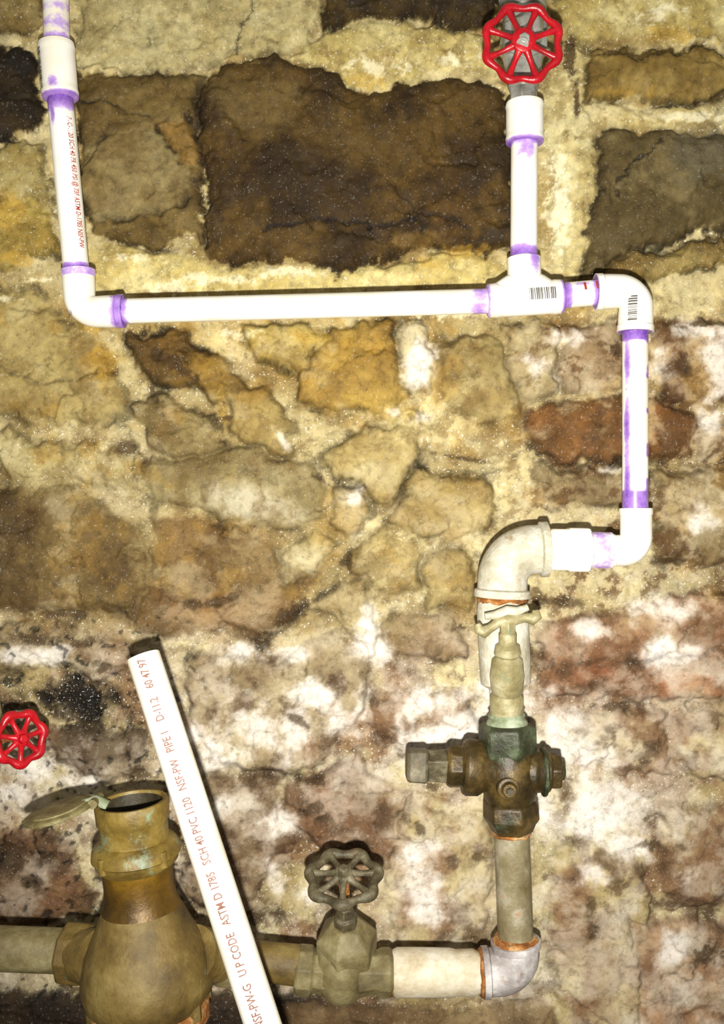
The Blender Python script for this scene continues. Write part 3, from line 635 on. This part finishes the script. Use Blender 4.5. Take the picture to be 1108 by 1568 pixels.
h1,nn=wheel(lg,wc,Vector((-.03,-.46,1)),R(51,-.16),R(7.6,-.16),M_iron,7,.2,dish=.12,hub=.3,lob=.06)
lathe('wheel_nut',h1-nn*.001,h1+nn*.007,[(0,R(8)),(.8,R(8)),(1,R(5))],M_iron,lg,6,bevel=.0008)

# left red wheel valve
lr=group('gate_valve'); yr=-0.13
na=Vector((.66,-.70,.12)).normalized(); wc=P(31,1131,yr)
h1,nn=wheel(lr,wc,na,R(37,yr),R(6.5,yr),M_red,7,.3,dish=.1,hub=.33)
lathe('wheel_nut',h1-nn*.001,h1+nn*.005,[(0,R(8)),(1,R(6))],M_red,lr,6,bevel=.0008)
lathe('stem',wc-na*.07,wc,[(0,R(9)),(.4,R(9)),(.45,R(6)),(1,R(6))],M_rust,lr,20)
lathe('bonnet',wc-na*.10,wc-na*.06,[(0,R(26)),(.5,R(26)),(.6,R(18)),(1,R(12))],M_tan,lr,6,bevel=.001)
bq=wc-na*.105
lathe('body',bq+Vector((0,0,.06)),bq-Vector((0,0,.06)),[(0,R(24)),(.2,R(26)),(.5,R(34)),(.8,R(26)),(1,R(24))],M_tan,lr,32)
lathe('feed_pipe',bq-Vector((0,0,.05)),bq-Vector((0,0,.17)),[(0,R(20)),(1,R(20))],M_galvd,lr,32)

# ------------------------------------------------------------------ water meter
wm=group('water_meter'); ym=-0.175
pt=P(201,1226,ym); pb=P(233,1568,ym+.01)
axm=(pb-pt).normalized(); LM=(pb-pt).length
def mm(name,s0,s1,prof,mat,segs=56,phase=0,bevel=0.0,caps=(True,True)):
    return lathe(name,pt+axm*LM*s0,pt+axm*LM*s1,[(s,R(r,ym)) for s,r in prof],mat,wm,segs,phase=phase,bevel=bevel,caps=caps)
mm('register_cup',0,.27,[(.95,50),(.6,52),(.35,52),(.3,55),(.05,56),(0,54),(0,49),(.05,47),(.6,45),(.62,0.5)],M_bronze,caps=(False,False))
mm('register_face',.12,.135,[(0,44),(1,44)],M_dark)
mm('cup_inner_liner',.012,.13,[(0,47),(.1,46.5),(1,44)],M_dark,caps=(False,False))
mm('cup_flange',.17,.29,[(0,53),(.1,62),(.25,66),(.55,68),(.62,64),(.8,63),(1,56)],M_bronze)
mm('neck',.28,.47,[(0,56),(.1,54),(.5,53),(.8,55),(1,60)],M_gold)
mm('body_casting',.45,.97,[(0,54),(.04,60),(.10,65),(.22,75),(.4,92),(.55,100),(.68,102),(.78,98),(.86,86),(1,70)],M_bronzel,64)
mm('base_flange',.90,1.0,[(0,80),(.2,90),(.8,90),(1,84)],M_rust,64)
fm,sm=frame(axm)
for k in range(8):
    a=k*math.pi/4+.3; c=pt+axm*LM*.885+(fm*math.cos(a)+sm*math.sin(a))*R(86,ym)
    lathe('base_bolt_%d'%(k+1),c-axm*.012,c+axm*.012,[(0,R(7)),(.3,R(9)),(1,R(9))],M_bronzel,wm,6,bevel=.0008)
for k in range(4):
    a=k*math.pi/2+.9; c=pt+axm*LM*.22+(fm*math.cos(a)+sm*math.sin(a))*R(62,ym)
    lathe('flange_screw_%d'%(k+1),c-axm*.006,c+axm*.01,[(0,R(6)),(1,R(6))],M_bronze,wm,12)
bodyc=pt+axm*LM*.70
lathe('port_right',bodyc+Vector((.05,0,.004)),P(345,1466,-.125),[(0,R(36)),(.5,R(34)),(1,R(33))],M_bronzel,wm,40)
lathe('port_right_nut',P(330,1465,-.13),P(382,1470,-.12),[(0,R(34)),(.1,R(39)),(.9,R(39)),(1,R(34))],M_olive,wm,8,bevel=.0015)
lathe('port_left',bodyc+Vector((-.05,0,.0)),P(118,1462,-.15),[(0,R(36)),(1,R(34))],M_bronzel,wm,40)
lathe('port_left_nut',P(138,1462,-.15),P(98,1457,-.145),[(0,R(36)),(.1,R(41)),(.9,R(41)),(1,R(36))],M_bronzel,wm,8,bevel=.0015)
lathe('inlet_pipe',P(104,1456,-.145),P(-330,1440,-.145),[(0,R(29)),(1,R(29))],M_olive,wm,40)
hp=P(147,1226,ym)
lathe('hinge',hp+Vector((0,-.014,0)),hp+Vector((0,.014,0)),[(0,R(6)),(1,R(6))],M_lid,wm,20)
tip=P(38,1258,ym-.01)
ld=(tip-hp).normalized(); lw=Vector((0,-1,0)); lw=(lw-ld*lw.dot(ld)).normalized(); ln=ld.cross(lw).normalized()
ln=(ln if ln.z>0 else -ln)
ca=math.radians(3)
ln2=(Matrix.Rotation(ca if (Matrix.Rotation(ca,3,ld)@ln).y<ln.y else -ca,3,ld)@ln)
cl=hp.lerp(tip,.52); Rl=(tip-hp).length*.5
lathe('lid',cl-ln2*.003,cl+ln2*.003,[(0,Rl*.90),(.2,Rl*.99),(.75,Rl),(1,Rl*.93)],M_lid,wm,48)
lathe('lid_inner_ridge',cl+ln2*.0028,cl+ln2*.0045,[(0,Rl*.8),(.8,Rl*.78),(1,Rl*.74)],M_lid,wm,48)
sweep('hinge_lug',[hp+Vector((.012,0,-.006)),hp,hp+ld*.014],[R(8),R(8),R(6)],M_teal,wm,14)

# ------------------------------------------------------------------ loose PVC pipe leaning
lp=group('loose_pvc_pipe')
A=P(219,1004,-.19); B=P(402,1568,-.275)
k=(A.z-0.012)/(A.z-B.z); E=A+(B-A)*k; rp=.0172
d=(E-A).normalized(); L=(E-A).length
lathe('tube',A,E,[(.0,rp*.80),(0,rp*.97),(.002,rp),(.998,rp),(1,rp*.97),(1,rp*.8)],M_pvc,lp,56,caps=(False,False))
lathe('bore',A+d*.001,E-d*.001,[(0,rp*.8),(1,rp*.8)],M_pvc,lp,40,caps=(False,False))
wrap_text('printed_marking','NSF-PW-G   U P CODE   ASTM D 1785   SCH 40 PVC 1120   NSF-PW   PIPE 1    D-11.2    60 47 97',B,A,rp,.0115,M_inkt,lp,a0=-.1,fit=(A-B).length*.985)

# ------------------------------------------------------------------ camera + lights
cam=bpy.data.cameras.new('camera'); cam.sensor_fit='VERTICAL'; cam.angle=2*math.atan(784*S/D)
co=bpy.data.objects.new('camera',cam); col.objects.link(co); co.location=(0,-D,ZC); co.rotation_euler=(math.pi/2,0,0); scene.camera=co
fl=bpy.data.lights.new('phone_flash','SPOT'); fl.energy=108; fl.shadow_soft_size=.012; fl.color=(1,.97,.89); fl.spot_size=math.radians(104); fl.spot_blend=1.0
fo=bpy.data.objects.new('phone_flash',fl); col.objects.link(fo); fo.location=(.0,-D-.02,ZC-.09)
tgt=Vector((.08,0,ZC+.05)); fo.rotation_euler=(tgt-fo.location).to_track_quat('-Z','Y').to_euler()
w=bpy.data.worlds.new('world'); scene.world=w; w.use_nodes=True
w.node_tree.nodes['Background'].inputs[0].default_value=(1,.95,.83,1); w.node_tree.nodes['Background'].inputs[1].default_value=.24
